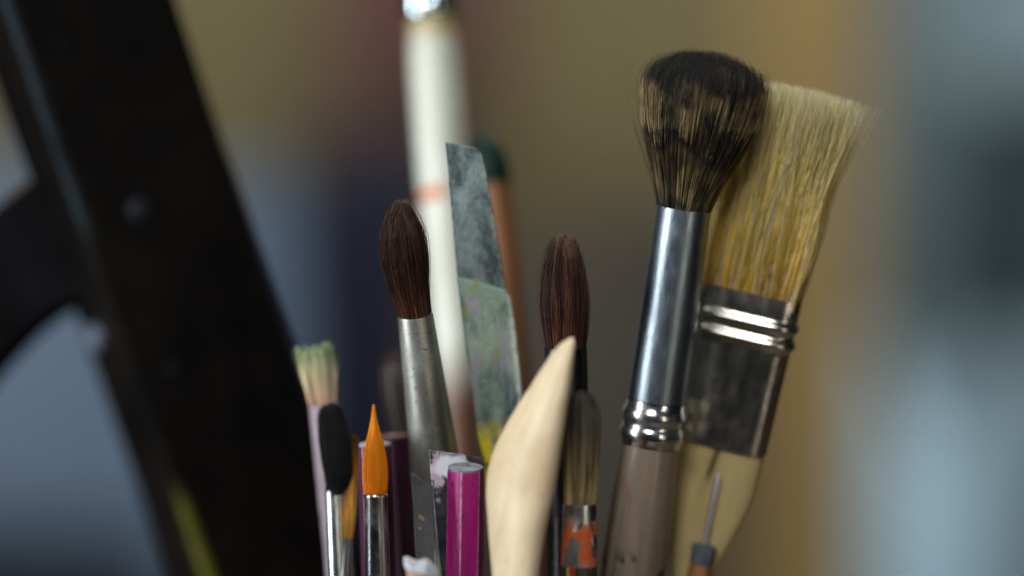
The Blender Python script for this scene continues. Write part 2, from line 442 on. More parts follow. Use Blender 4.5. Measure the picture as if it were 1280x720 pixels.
# ------------------------------------------------------------------ round hair brushes
brown = mat_hair('brown_sable', [(0, (.095, .034, .015)), (.3, (.072, .024, .012)), (.8, (.062, .022, .012)), (.93, (.13, .065, .04)), (1, (.20, .13, .08))], var=.85, rough=.55, glint=.8, gcol=(.24, .11, .065))
alu = mat_metal('dull_aluminium', (.52, .54, .50), .40, .35, (.16, .17, .14), 240, pits=True)
t = Thing('round_brush', 'round brush with tapered brown hair and pitted silver ferrule left of the palette knife', 'brush', (500, 250, .002), (547, 600, .021), GB)
z0 = t.h(392)
add_lathe(t, 'ferrule', [(t.h(760), t.r(760, 63)), (t.h(600), t.r(600, 62)), (t.h(500), t.r(500, 54)), (z0 - .0004, t.r(394, 45)), (z0, t.r(392, 44)), (z0, t.r(392, 40)), (z0 - .002, t.r(392, 39))], alu, cap=False)
blackw = mat_paint('black_lacquer', (.012, .011, .011), .3, .25, 90, coat=.4)
add_lathe(t, 'handle', smoothprof([(0, .003), (.06, .0042), (t.h(800), t.r(760, 62)), (t.h(755), t.r(760, 61))], 30), blackw)
L = t.h(249) - z0
tuft(t, 'hair_head', z0 - .001, L + .001, [(0, t.r(392, 42)), (.2, t.r(370, 48)), (.45, t.r(330, 57)), (.62, t.r(305, 56)), (.8, t.r(280, 42)), (.92, t.r(258, 20)), (1, t.r(250, 5))], brown, n=1900, rad=7.5e-5, core=.82, jag=.09, wob=.0006, stray=.25, bend=lambda q: (-.0006 * np.sin(q * 3.1), 0 * q), clump=.4, locks=60)

t = Thing('round_brush', 'upright round brush with dark brown hair and black ferrule behind pale wooden tool', 'brush', (704, 293, .005), (708, 500, .012), GB)
z0 = t.h(432)
blackf = mat_metal('blackened_ferrule', (.045, .045, .05), .30, .4, (.02, .02, .02), 260)
add_lathe(t, 'ferrule', [(t.h(640), t.r(640, 56)), (t.h(500), t.r(500, 55)), (z0 - .0004, t.r(432, 54)), (z0, t.r(432, 52)), (z0, t.r(432, 47)), (z0 - .002, t.r(432, 46))], blackf, cap=False)
add_lathe(t, 'handle', smoothprof([(0, .003), (.06, .0045), (t.h(720), t.r(640, 58)), (t.h(636), t.r(640, 54))], 30), blackw)
L = t.h(291) - z0
tuft(t, 'hair_head', z0 - .001, L + .001, [(0, t.r(430, 50)), (.2, t.r(410, 58)), (.42, t.r(380, 61)), (.62, t.r(350, 53)), (.82, t.r(320, 38)), (.94, t.r(300, 22)), (1, t.r(294, 10))], brown, n=1900, rad=7.5e-5, core=.82, jag=.08, dome=.03, wob=.0006, stray=.25, clump=.4, locks=60)

t = Thing('round_brush', 'small blurred dark brown round brush half hidden behind the pitted silver ferrule', 'brush', (491, 430, .045), (520, 640, .045), GB)
z0 = t.h(560)
dbrown = mat_hair('dark_brown_hair', [(0, (.02, .010, .008)), (.6, (.035, .018, .012)), (1, (.06, .032, .024))], var=.5)
add_lathe(t, 'ferrule', [(t.h(760), t.r(760, 34)), (z0, t.r(560, 32))], blackf)
add_lathe(t, 'handle', smoothprof([(0, .0025), (.06, .003), (t.h(755), t.r(760, 33))], 20), blackw)
tuft(t, 'hair_head', z0 - .001, t.h(430) - z0, [(0, t.r(560, 31)), (.3, t.r(520, 40)), (.6, t.r(480, 44)), (.85, t.r(450, 34)), (1, t.r(431, 14))], dbrown, n=700, rad=8e-5, core=.9, jag=.08)

# splayed green stained brush
t = Thing('bristle_brush', 'splayed pale bristle brush stained green at the tip, leftmost of the brushes', 'brush', (397, 432, .024), (418, 650, .026), GB)
z0 = t.h(506)
gst = mat_hair('green_stained_bristle', [(0, (.42, .16, .11)), (.12, (.55, .36, .24)), (.4, (.60, .50, .32)), (.62, (.58, .55, .34)), (.85, (.26, .36, .16)), (1, (.48, .55, .32))], var=.35, rough=.5, band=.2)
pinkm = mat_paint('pinkish_paint', (.25, .20, .225), .18, .5, 120, layers=[(.55, .62, (t.h(530), t.h(490), .003), 150, (.45, .10, .06), (1, 1, 1), 1.0)])
add_lathe(t, 'ferrule', [(t.h(640), t.r(640, 36)), (z0 - .0003, t.r(506, 37)), (z0, t.r(506, 33))], pinkm, sy=.7)
add_lathe(t, 'handle', smoothprof([(0, .0025), (.06, .003), (t.h(720), t.r(720, 35)), (t.h(638), t.r(640, 34.5))], 30), pinkm)
tuft(t, 'hair_head', z0 - .001, t.h(428) - z0 + .001, [(0, t.r(506, 33)), (.3, t.r(480, 40)), (.6, t.r(455, 46)), (1, t.r(432, 51))], gst, n=650, rad=1e-4, core=.8, jag=.16, sy=.45, stray=.05, clump=.5, locks=30, bend=lambda q: (-.0005 * q, 0 * q))

# small golden brush behind the black one
t = Thing('small_brush', 'tiny golden round brush peeking out behind the black haired brush', 'brush', (444, 536, -.0075), (433, 700, -.0065), GB)
z0 = t.h(672)
ochre = mat_hair('golden_synthetic', [(0, (.42, .19, .025)), (.3, (.66, .34, .07)), (.7, (.45, .18, .02)), (1, (.30, .10, .012))], var=.35, rough=.3)
add_lathe(t, 'ferrule', [(t.h(790), t.r(790, 16)), (z0, t.r(672, 14))], mat_metal('dark_tin', (.20, .20, .21), .3, .4))
add_lathe(t, 'handle', smoothprof([(0, .0015), (.06, .0018), (t.h(785), t.r(790, 16.5))], 20), blackw)
tuft(t, 'hair_head', z0 - .001, t.h(536) - z0, [(0, t.r(672, 13)), (.2, t.r(650, 16)), (.5, t.r(610, 14)), (.8, t.r(560, 10)), (1, t.r(538, 4))], ochre, n=500, rad=6e-5, core=.9)

# black round brush
t = Thing('round_brush', 'slim brush with rounded jet black hair and bright silver ferrule near the easel', 'brush', (412, 503, -.010), (421, 700, -.006), GB)
z0 = t.h(612)
jet = mat_hair('black_hair', [(0, (.006, .006, .007)), (.9, (.009, .009, .010)), (1, (.016, .016, .016))], var=.8, rough=.5, spec=.35, glint=.6, gcol=(.05, .05, .055))
silv = mat_metal('bright_silver', (.70, .76, .76), .24, .25, (.2, .22, .22), 300)
add_lathe(t, 'ferrule', [(t.h(830), t.r(830, 25)), (t.h(720), t.r(720, 23.5)), (z0 - .0003, t.r(612, 21)), (z0, t.r(612, 20)), (z0 - .001, t.r(612, 19))], silv, cap=False)
add_lathe(t, 'handle', smoothprof([(0, .0022), (.06, .003), (t.h(825), t.r(825, 28))], 20), blackw)
bx = t.lp(426, 600).x - t.lp(417, 600).x
tuft(t, 'hair_head', z0 - .001, t.h(502) - z0 + .001, [(0, t.r(612, 21)), (.12, t.r(600, 30)), (.45, t.r(560, 38)), (.7, t.r(535, 36)), (.88, t.r(515, 30)), (1, t.r(503, 18))], jet, n=1500, rad=7e-5, core=.86, jag=.09, wob=.0004, stray=.06, clump=.3, dome=.03,
     bend=lambda q: (bx * np.minimum(q * 6, 1) * (1 - .9 * q), 0 * q))

# orange pointed brush
t = Thing('pointed_brush', 'fine brush with bright orange synthetic hair drawn to a needle point', 'brush', (467, 506, -.002), (472, 720, .000), GB)
z0 = t.h(617)
orange = mat_hair('orange_synthetic', [(0, (.60, .18, .006)), (.12, (.88, .29, .008)), (.6, (.92, .31, .010)), (1, (.98, .42, .03))], var=.10, spec=.2, clv=.08, rough=.28, glint=.35, gcol=(.9, .5, .12), transl=.12)
fs = mat_metal('ferrule_silver', (.50, .53, .56), .20, .35, (.10, .10, .11), 320)
add_lathe(t, 'ferrule', [(t.h(860), t.r(860, 33)), (t.h(720), t.r(720, 32)), (z0 - .0009, t.r(621, 29)), (z0 - .0006, t.r(619, 31)), (z0 - .0002, t.r(617, 31)), (z0, t.r(617, 29)), (z0 - .0006, t.r(617, 27))], fs, cap=False)
add_lathe(t, 'handle', smoothprof([(0, .0022), (.06, .003), (t.h(855), t.r(855, 32))], 20), blackw)
tuft(t, 'hair_head', z0 - .001, t.h(505) - z0 + .001, [(0, t.r(617, 27.5)), (.12, t.r(605, 31)), (.3, t.r(585, 32)), (.5, t.r(560, 27)), (.68, t.r(540, 17)), (.82, t.r(525, 8)), (.93, t.r(512, 4)), (1, t.r(506, 1.5))], orange, n=1500, rad=5.5e-5, core=.94, jag=.03, wob=.00006, stray=0)

# filbert with orange paint on its ferrule
t = Thing('filbert_brush', 'rounded olive grey filbert brush with orange paint smeared on its ferrule', 'brush', (727, 486, -.009), (724, 720, -.004), GB)
z0 = t.h(629)
fil = mat_hair('olive_grey_hair', [(0, (.28, .21, .08)), (.15, (.34, .26, .11)), (.45, (.22, .17, .09)), (.7, (.12, .098, .075)), (.9, (.15, .135, .115)), (1, (.18, .165, .145))], var=.5, rough=.42, glint=.7, gcol=(.42, .34, .20), band=.2)
zz = (t.h(712), t.h(634))
ff = mat_metal('painted_ferrule', (.42, .42, .40), .26, .4, (.06, .06, .06), 260, layers=[(.49, .53, (t.h(718), t.h(636), .004), 210, (.50, .085, .012), (1.2, 1, .7), 7.1), (.6, .64, (t.h(712), t.h(640), .004), 300, (.6, .55, .45), (1, 1, .4), 1.7)])
add_lathe(t, 'ferrule', [(t.h(707), t.r(707, 47)), (t.h(700), t.r(700, 47)), (z0 - .0003, t.r(629, 43)), (z0, t.r(629, 42)), (z0 - .001, t.r(629, 39))], ff, cap=False, sy=.8)
fh = mat_paint('streaked_handle', (.02, .035, .018), .4, .3, 120, coat=.4, layers=[(.52, .56, None, 160, (.42, .28, .05), (2, 1, .15), 3.3), (.60, .64, None, 160, (.30, .02, .015), (2, 1, .3), 8.3)])
add_lathe(t, 'handle', smoothprof([(0, .0025), (.06, .0035), (t.h(800), t.r(800, 48)), (t.h(706), t.r(706, 46))], 30), fh, sy=.85)
tuft(t, 'hair_head', z0 - .001, t.h(485) - z0 + .001, [(0, t.r(629, 40)), (.2, t.r(600, 43)), (.5, t.r(560, 47)), (.75, t.r(520, 47)), (.9, t.r(500, 38)), (1, t.r(487, 20))], fil, n=1000, rad=8.5e-5, core=.84, jag=.08, dome=.05, sy=.6, stray=.03, wob=.0005, clump=.4, locks=50)

# ------------------------------------------------------------------ pencils
def pencil(top, low, w, rot, lab, lac, worn, endc, lead, ends=True):
    t = Thing('pencil', lab, 'pencil', top, low, 'coloured pencils standing end up in the jar')
    zt = t.h(top[1]); r = t.r(top[1], w)
    angs = []
    for k in range(6):
        for s_ in (-1, 1): angs.append(R(rot + 60 * k - 90) + s_ * R(2.6))
    V, F, fm = [], [], []
    zs = [0, zt * .3, zt * .6, zt * .85, zt - .0006, zt]
    for j, z in enumerate(zs):
        k = .96 if j == len(zs) - 1 else 1
        for a in angs: V.append((r * k * math.cos(a), r * k * math.sin(a), z))
    n = 12
    for j in range(len(zs) - 1):
        for i in range(n):
            F.append((j*n+i, j*n+(i+1) % n, (j+1)*n+(i+1) % n, (j+1)*n+i)); fm.append(1 if i % 2 == 0 else 0)
    F.append(tuple(reversed(range(n)))); fm.append(1)
    F.append(tuple((len(zs)-1)*n+i for i in range(n))); fm.append(1)
    b = link_mesh('barrel', V, F, None, t.e, smooth=False, mats=[lac, worn], fmat=fm)
    pr = [(zt - .0002, r * .93), (zt + .00025, r * .93), (zt + .0004, r * .85), (zt + .00045, r * .3)]
    V, F = lathe(pr, n=36)
    e = link_mesh('end_cap', V, F, endc, t.e); sharp(e, 50)
    V, F = lathe([(zt + .0003, r * .26), (zt + .0006, r * .24)], n=20)
    link_mesh('lead', V, F, lead, t.e)
    return t
mag = mat_paint('magenta_lacquer', (.40, .008, .17), .22, .36, 160, coat=.15, grain=True, bstr=.2, layers=[(.50, .66, None, 420, (.40, .10, .27), (1, 1, .04), 6.0), (.66, .69, None, 900, (.36, .19, .19), (1, 1, .22), 3.0), (.63, .66, None, 800, (.09, .02, .05), (1, 1, .4), 9.0)])
mworn = mat_paint('worn_edge', (.40, .22, .32), .35, .5, 500)
gend = mat_paint('grey_pencil_end', (.24, .26, .29), .25, .5, 400, layers=[(.6, .66, None, 700, (.10, .10, .11), (1, 1, 1), 2.0)])
lead = mat_paint('grey_lead', (.13, .15, .19), .2, .4, 500)
pencil((582, 585, .000), (580, 720, .004), 47, -12, 'magenta hexagonal pencil with flat grey end beside the pale wooden tool', mag, mworn, gend, lead)
mauve = mat_paint('mauve_lacquer', (.075, .022, .050), .2, .5, 160, spec=.2, grain=True)
pencil((468, 556, .012), (474, 720, .014), 45, 20, 'dull mauve hexagonal pencil with grey end directly behind the orange pointed brush', mauve, mworn, gend, lead)
maroon = mat_paint('maroon_lacquer', (.022, .0035, .010), .25, .6, 160, spec=.12, grain=True)
wend = mat_paint('wooden_pencil_end', (.10, .042, .034), .25, .7, 300, spec=.2)
pencil((491, 546, .026), (503, 720, .028), 42, 5, 'dark maroon pencil with bare wood end, taller one behind the mauve pencil', maroon, maroon, wend, lead)

# paint crusted stick
t = Thing('paint_stick', 'wooden stick end crusted with dried blue white paint at the bottom edge', 'stick', (527, 706, -.012), (530, 760, -.011), None)
stw = mat_paint('bare_wood', (.42, .25, .16), .2, .55, 150, grain=True)
crust = mat_paint('crusted_paint', (.46, .49, .53), .25, .6, 400, bstr=.9, layers=[(.6, .66, None, 500, (.15, .17, .22), (1, 1, 1), 2.0), (.62, .66, None, 300, (.6, .5, .5), (1, 1, 1), 5.0)])
zt = t.h(712)
add_lathe(t, 'shaft', [(0, t.r(720, 40)), (zt, t.r(720, 40))], stw)
V, F = lathe([(zt - .001, t.r(720, 38)), (zt, t.r(720, 42)), (zt + .0010, t.r(720, 41)), (zt + .0016, t.r(720, 32)), (zt + .0019, t.r(720, 14))], n=40, wob=.05)
V = [(x, y, z - x * .35 + .0005 * math.sin(x * 1400) * (z > zt)) for x, y, z in V]
link_mesh('paint_crust', V, F, crust, t.e)

# ------------------------------------------------------------------ metal knives and scraper
rusty = mat_metal('rusty_dark_steel', (.16, .16, .165), .42, .7, (.035, .03, .028), 220, pits=True, layers=[(.60, .64, None, 260, (.30, .17, .06), (1.4, 1, .6), 4.4), (.66, .69, None, 500, (.5, .5, .5), (1, 1, .5), 1.1)])
t = Thing('scraper_blade', 'narrow dark rusty steel blade with slanted top left of the magenta pencil', 'scraper', (527, 596, -.004), (532, 720, -.002), None)
slab(t, 'blade', [(514, 591), (528, 600), (542, 609), (543, 720), (541, 1000), (524, 1000), (521, 720)], rusty, .0007, bev=.0001)
slab(t, 'tang', [(545, 990), (542, 1300), (527, 1300), (524, 990)], blackw, .006, dd=-.003, bev=.0015)

mirror = mat_metal('smeared_steel', (.42, .44, .45), .28, .5, (.10, .10, .11), 200, layers=[(.36, .42, (.0, .0, .001), 1, (.7, .7, .7), (1, 1, 1), 1)])
t = Thing('palette_knife', 'square ended steel palette knife daubed with white and pink paint behind magenta pencil', 'palette knife', (568, 566, .008), (580, 720, .012), None)
stl = NT('daubed_steel')
xz = stl.xyz(); cc = t.lp(563, 583); c2 = t.lp(546, 590)
def blob(tt, c, rx, rz, soft=.35, wig=.0014):
    nz = tt.math('MULTIPLY', tt.math('SUBTRACT', tt.noise(320, 4, .6), .5), wig * 4 / rx)
    a = tt.math('DIVIDE', tt.math('SUBTRACT', tt.xyz()[0], c.x), rx); b = tt.math('DIVIDE', tt.math('SUBTRACT', tt.xyz()[2], c.z), rz)
    d = tt.math('SQRT', tt.math('ADD', tt.math('MULTIPLY', a, a), tt.math('MULTIPLY', b, b)))
    return tt.rng(tt.math('ADD', d, nz), 1 - soft, 1 + soft * .3, 1, 0)
m1 = blob(stl, cc, t.r(570, 50), t.r(570, 32)); m2 = blob(stl, c2, t.r(570, 22), t.r(570, 60))
nn_ = stl.noise(260, 5, .6)
base = stl.mix(stl.rng(nn_, .4, .7), (.20, .21, .22), (.07, .07, .075))
c = stl.mix(m2, base, (.46, .34, .38)); c = stl.mix(m1, c, (.66, .69, .72))
mk = stl.math('MAXIMUM', m1, m2)
mirror = stl.done(stl.bsdf(c, stl.mixf(mk, .34, .5), stl.mixf(mk, .9, 0.0), bump=stl.math('ADD', nn_, mk), bstr=.4, bdist=.0004))
slab(t, 'blade', [(536, 563), (570, 567), (602, 573), (606, 690), (596, 800), (592, 1000), (566, 1000), (560, 800), (547, 690)], mirror, .0008, bev=.00015)
slab(t, 'handle', [(594, 990), (598, 1120), (592, 1400), (570, 1400), (562, 1120), (566, 990)], blackw, .008, dd=-.004, bev=.002)

def edge_mask(tt, a, b, w):
    """1 along the straight edge a-b (local points), fading to 0 at distance w to its left"""
    dx, dz = b.x - a.x, b.z - a.z; l = math.hypot(dx, dz); nx, nz = dz / l, -dx / l
    X = tt.xyz()
    d = tt.math('ADD', tt.math('MULTIPLY', tt.math('SUBTRACT', X[0], a.x), nx), tt.math('MULTIPLY', tt.math('SUBTRACT', X[2], a.z), nz))
    return tt.rng(tt.math('ABSOLUTE', d), w, w * .3)
# big spatula with old paint
t = Thing('palette_knife', 'tall angular grey painting spatula caked with green and white dried paint', 'palette knife', (592, 178, .010), (626, 560, .020), None)
g = NT('oxidised_blade')
n1 = g.noise(170, 6, .68, dist=.15, stretch=(1, 1, .6)); n2 = g.noise(520, 5, .6, stretch=(1, 1, .6), off=4)
c = g.mix(g.rng(n1, .36, .66), (.055, .08, .086), (.31, .39, .39))
c = g.mix(g.math('MULTIPLY', g.rng(n2, .52, .72), .6), c, (.30, .34, .33))
c = g.mix(g.rng(g.noise(500, 3, .5, off=8), .68, .72), c, (.45, .42, .32))
c = g.mix(g.math('MULTIPLY', edge_mask(g, t.lp(604, 200), t.lp(633, 362), .0009), g.rng(n2, .45, .60)), c, (.34, .36, .32))  # pale strip paints a broken highlight down the blade's right edge
blade_m = g.done(g.bsdf(c, g.math('ADD', .35, g.math('MULTIPLY', n1, .3)), .35, bump=g.math('ADD', n1, n2), bstr=.5, bdist=.0005))
slab(t, 'blade', [(556, 178), (576, 181), (596, 186), (602, 192), (608, 215), (633, 362), (645, 430), (640, 560), (606, 560), (582, 440), (571, 345)], blade_m, .0010, bev=.00015)
g = NT('caked_green_paint')
n1 = g.noise(160, 6, .66, dist=.2, stretch=(1, 1, .5)); n2 = g.noise(330, 6, .65, dist=.2, stretch=(1, 1, .16), off=5); n3 = g.noise(330, 4, .6, stretch=(1, 1, .5), off=11)
X = g.xyz()
c = g.mix(g.rng(n1, .32, .62), (.10, .19, .17), (.42, .56, .42))
c = g.mix(g.rng(n2, .53, .60), c, (.45, .47, .46))
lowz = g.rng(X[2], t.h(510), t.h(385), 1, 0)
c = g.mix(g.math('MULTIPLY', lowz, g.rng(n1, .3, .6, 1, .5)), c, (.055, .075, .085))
topz = g.math('MULTIPLY', g.rng(X[2], t.h(375), t.h(356)), g.rng(n3, .3, .6, .4, 1))
c = g.mix(topz, c, (.34, .50, .40))
ed = edge_mask(g, t.lp(638, 372), t.lp(653, 492), .0017)
c = g.mix(g.math('MULTIPLY', ed, g.rng(n3, .38, .52)), c, (.55, .62, .53))  # right edge highlight put into the crust colour
c = g.mix(g.math('MULTIPLY', g.rng(n3, .60, .64), g.rng(X[2], t.h(540), t.h(470), 1, .65)), c, (.42, .40, .03))
yl = g.math('MULTIPLY', g.rng(X[2], t.h(552), t.h(515), 1, 0), g.rng(n2, .36, .5))
c = g.mix(yl, c, (.70, .56, .02))
c = g.mix(g.math('MULTIPLY', g.rng(g.noise(260, 3, .5, off=21), .70, .73), 1.0), c, (.35, .06, .03))
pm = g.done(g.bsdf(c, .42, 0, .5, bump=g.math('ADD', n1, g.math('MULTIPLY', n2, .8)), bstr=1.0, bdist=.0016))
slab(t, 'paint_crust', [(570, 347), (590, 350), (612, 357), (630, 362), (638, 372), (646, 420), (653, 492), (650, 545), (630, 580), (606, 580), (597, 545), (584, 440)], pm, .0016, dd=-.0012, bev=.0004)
slab(t, 'neck', [(652, 560), (650, 700), (660, 900), (620, 900), (612, 700), (604, 560)], mat_metal('stained_neck', (.25, .27, .27), .4, .6, (.03, .03, .03), 200, layers=[(.40, .5, (t.h(640), t.h(540), .006), 200, (.36, .33, .02), (1, 1, .6), 2.1)]), .003, dd=.0005, bev=.0008)
slab(t, 'handle', [(662, 890), (668, 1060), (655, 1330), (632, 1330), (618, 1060), (618, 890)], blackw, .012, dd=-.004, bev=.004)

# ------------------------------------------------------------------ boxwood modelling tool
t = Thing('modelling_tool', 'pale smooth boxwood modelling tool with curved pointed tip in front of brushes', 'modelling tool', (716, 421, -.016), (640, 720, -.012), None)
bw = NT('boxwood')
n1 = bw.noise(260, 6, .65, stretch=(1, 1, .05)); n2 = bw.noise(40, 4, .6, off=3)
c = bw.mix(bw.rng(n1, .3, .7), (.60, .465, .285), (.74, .605, .40)); c = bw.mix(bw.math('MULTIPLY', bw.rng(n2, .5, .75), .35), c, (.42, .27, .13))
c = bw.mix(bw.math('MULTIPLY', bw.rng(bw.noise(230, 3, .5, off=14), .66, .74), .7), c, (.30, .16, .07))
c = bw.mix(bw.math('MULTIPLY', bw.rng(bw.noise(900, 3, .6, stretch=(1, 1, .12), off=2), .66, .74), .55), c, (.34, .24, .14))
boxm = bw.done(bw.bsdf(c, .42, 0, .45, bump=n1, bstr=.12, bdist=.0003))
outl = [(422, 713, 717), (428, 703.5, 718.5), (440, 692, 717.5), (460, 678, 715), (485, 662, 712), (510, 646, 708), (540, 629, 704), (565, 617, 700), (590, 609.5, 696), (615, 607, 692), (650, 608.5, 684), (690, 611.5, 677), (720, 614, 672), (800, 620, 672), (960, 634, 690), (1200, 668, 712), (1500, 690, 725)]
rows = []
for (py, xl, xr) in outl:
    a = t.lp(xl, py); b = t.lp(xr, py)
    rows.append((a, b, py))
V, F = [], []; nsec = 44
dense = []
ys = np.array([o[0] for o in outl], float)
fy = np.unique(np.concatenate([np.linspace(ys[i], ys[i+1], 7) for i in range(len(ys)-1)]))
def cubic(vals, xs, q):
    mm = np.gradient(vals, xs); out = []
    for z in q:
        i = min(max(np.searchsorted(xs, z) - 1, 0), len(xs) - 2); h = xs[i+1]-xs[i]; u = (z-xs[i])/h
        out.append((2*u**3-3*u**2+1)*vals[i]+(u**3-2*u**2+u)*h*mm[i]+(-2*u**3+3*u**2)*vals[i+1]+(u**3-u**2)*h*mm[i+1])
    return np.array(out)
xl = cubic(np.array([o[1] for o in outl], float), ys, fy); xr = cubic(np.array([o[2] for o in outl], float), ys, fy)
for py, l_, r_ in zip(fy, xl, xr):
    a = t.lp(l_, py); b = t.lp(r_, py); cen = (a + b) / 2; half = (b - a) / 2
    hd = min(half.length * .85, .0048)
    for i in range(nsec):
        q = 2 * math.pi * i / nsec
        V.append(cen + half * math.cos(q) + Vector((0, hd * math.sin(q) - .62 * half.length * math.cos(q), 0)))
for j in range(len(fy) - 1):
    for i in range(nsec): F.append((j*nsec+i, (j+1)*nsec+i, (j+1)*nsec+(i+1) % nsec, j*nsec+(i+1) % nsec))
F.append(tuple(range(nsec))); F.append(tuple((len(fy)-1)*nsec+i for i in reversed(range(nsec))))
link_mesh('shaft', V, F, boxm, t.e)

# ------------------------------------------------------------------ needle tool in front of the flat brush
t = Thing('needle_tool', 'thin steel needle tool with blue grey collar in front of flat brush handle', 'needle tool', (899, 592, .0215), (877, 700, .0222), None)
ndl = mat_metal('needle_steel', (.60, .58, .66), .42, .05)
add_lathe(t, 'needle', [(t.h(690), t.r(690, 6)), (t.h(640), t.r(640, 6.5)), (t.h(600), t.r(600, 7)), (t.h(592), t.r(592, 4))], ndl, n=16)
add_lathe(t, 'collar', [(t.h(706), t.r(700, 27)), (t.h(700), t.r(700, 29)), (t.h(684), t.r(686, 31)), (t.h(681), t.r(686, 28)), (t.h(680), t.r(686, 8))], mat_paint('blue_grey_collar', (.075, .092, .11), .3, .6, 200, spec=.2), n=8)
add_lathe(t, 'handle', smoothprof([(0, .0028), (.05, .0036), (t.h(760), t.r(760, 34)), (t.h(706), t.r(700, 27))], 30), mat_paint('orange_wood', (.30, .12, .04), .25, .4, 140, grain=True, coat=.3, layers=[(.56, .62, None, 120, (.62, .52, .38), (1, 1, .3), 5.5)]))

# ------------------------------------------------------------------ blurred brushes behind
t = Thing('wooden_brush', 'big blurred cream handled brush with orange band and bright metal ferrule, tallest one', 'brush', (540, 40, .092), (573, 500, .080), GB)
zt = t.h(26)
wp = NT('cream_paint')
X = wp.xyz()
nz = wp.math('MULTIPLY', wp.math('SUBTRACT', wp.noise(120, 4), .5), .006)
zj = wp.math('ADD', X[2], nz)
c = wp.mix(wp.rng(wp.noise(80, 4), .35, .7), (.68, .70, .58), (.78, .81, .71))
c = wp.mix(wp.rng(zj, t.h(60), t.h(32)), c, (.50, .40, .17))
c = wp.mix(wp.rng(zj, t.h(520), t.h(420), 1, 0), c, (.15, .060, .030))
band = wp.math('MULTIPLY', wp.rng(zj, t.h(256), t.h(250)), wp.rng(zj, t.h(240), t.h(234), 1, 0))
band = wp.math('MULTIPLY', band, wp.rng(X[0], .0022, -.001))
c = wp.mix(band, c, (.72, .17, .03))
wpm = wp.done(wp.bsdf(c, .4, 0, .5))
add_lathe(t, 'handle', smoothprof([(0, .0028), (.07, .0036), (t.h(720), t.r(720, 42)), (t.h(500), t.r(500, 46)), (t.h(330), t.r(330, 56)), (t.h(180), t.r(180, 62)), (t.h(60), t.r(60, 60)), (zt, t.r(30, 56))], 60), wpm)
f_ = add_lathe(t, 'ferrule', [(zt - .0008, t.r(30, 56))] + [(zt + .0035 - .0035 * math.cos(math.pi * k / 10), t.r(26, 56) + .0014 * math.sin(math.pi * k / 10)) for k in range(11)] + [(zt + .020, t.r(20, 54)), (zt + .020, t.r(20, 49))], mat_metal('polished_ferrule', (.75, .92, 1.0), .12, .0, scale=200), n=64)
cr = mat_hair('pale_hog', [(0, (.4, .28, .12)), (1, (.6, .5, .3))])
tuft(t, 'hair_head', zt + .019, .045, [(0, t.r(20, 56)), (.4, t.r(20, 70)), (.8, t.r(20, 60)), (1, t.r(20, 25))], cr, n=500, rad=1.2e-4)

t = Thing('carving_tool', 'blurred orange brown wooden tool dipped dark green at its rounded end, behind the grey spatula', 'tool', (607, 160, .072), (655, 560, .066), None)
gh = NT('orange_brown_wood')
X = gh.xyz()
c = gh.mix(gh.rng(gh.noise(90, 4, .5, stretch=(1, 1, .1)), .3, .7), (.19, .070, .022), (.27, .11, .036))
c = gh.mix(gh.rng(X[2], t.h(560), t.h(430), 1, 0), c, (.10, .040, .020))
ghm = gh.done(gh.bsdf(c, .4, 0, .5))
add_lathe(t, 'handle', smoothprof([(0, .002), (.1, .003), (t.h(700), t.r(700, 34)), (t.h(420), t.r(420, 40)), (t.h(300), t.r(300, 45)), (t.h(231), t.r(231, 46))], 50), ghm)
gd = mat_paint('dark_green_paint', (.003, .022, .016), .2, .5, 90, spec=.15)
add_lathe(t, 'dipped_end', smoothprof([(t.h(231), t.r(231, 48)), (t.h(200), t.r(200, 46)), (t.h(180), t.r(180, 31)), (t.h(165), t.r(165, 6))], 30), gd)

# ------------------------------------------------------------------ easel
t = Thing('easel', 'black paint spattered wooden easel post with side bracket at left', 'easel', (88, 0, .072), (336, 720, .098), None, foot=0.0, roll=25)
em = NT('black_painted_wood')
X = em.xyz()
n1 = em.noise(35, 5, .6); n2 = em.noise(90, 5, .6, stretch=(1, 1, .35), off=4)
c = em.mix(em.rng(n1, .35, .7), (.0028, .0025, .0027), (.009, .0072, .006))
he, we = .0187, .0130
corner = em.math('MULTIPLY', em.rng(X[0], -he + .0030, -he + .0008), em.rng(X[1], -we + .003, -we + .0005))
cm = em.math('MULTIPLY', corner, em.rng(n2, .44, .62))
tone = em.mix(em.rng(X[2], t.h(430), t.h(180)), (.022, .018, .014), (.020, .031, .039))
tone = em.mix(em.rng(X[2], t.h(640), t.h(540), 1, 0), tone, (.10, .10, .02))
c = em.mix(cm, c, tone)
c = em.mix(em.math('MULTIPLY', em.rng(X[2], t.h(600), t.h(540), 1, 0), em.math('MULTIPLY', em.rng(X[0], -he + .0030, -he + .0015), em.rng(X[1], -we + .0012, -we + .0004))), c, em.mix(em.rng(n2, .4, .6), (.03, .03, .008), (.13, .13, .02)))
sp = em.rng(em.noise(60, 3, .5, off=17), .68, .74)
c = em.mix(em.math('MULTIPLY', sp, .6), c, (.05, .06, .075))
emm = em.done(em.bsdf(c, em.math('ADD', .34, em.math('MULTIPLY', n2, .25)), 0, .10, bump=em.math('ADD', n1, n2), bstr=.35, bdist=.001))
top = t.h(-330)
V = [(sx * he, sy * we, z) for z in (0, top) for sx, sy in ((-1, -1), (1, -1), (1, 1), (-1, 1))]
o = link_mesh('post', V, [(3, 2, 1, 0), (4, 5, 6, 7), (0, 1, 5, 4), (1, 2, 6, 5), (2, 3, 7, 6), (3, 0, 4, 7)], emm, t.e, smooth=True)
bevel(o, .0012, 3); sharp(o, 40)
bl = NT('black_bracket_paint')
n1 = bl.noise(50, 4, .6)
c = bl.mix(bl.rng(n1, .35, .7), (.002, .002, .0025), (.005, .005, .006))
c = bl.mix(bl.rng(bl.noise(120, 4, .6, off=6), .64, .72), c, (.035, .035, .06))
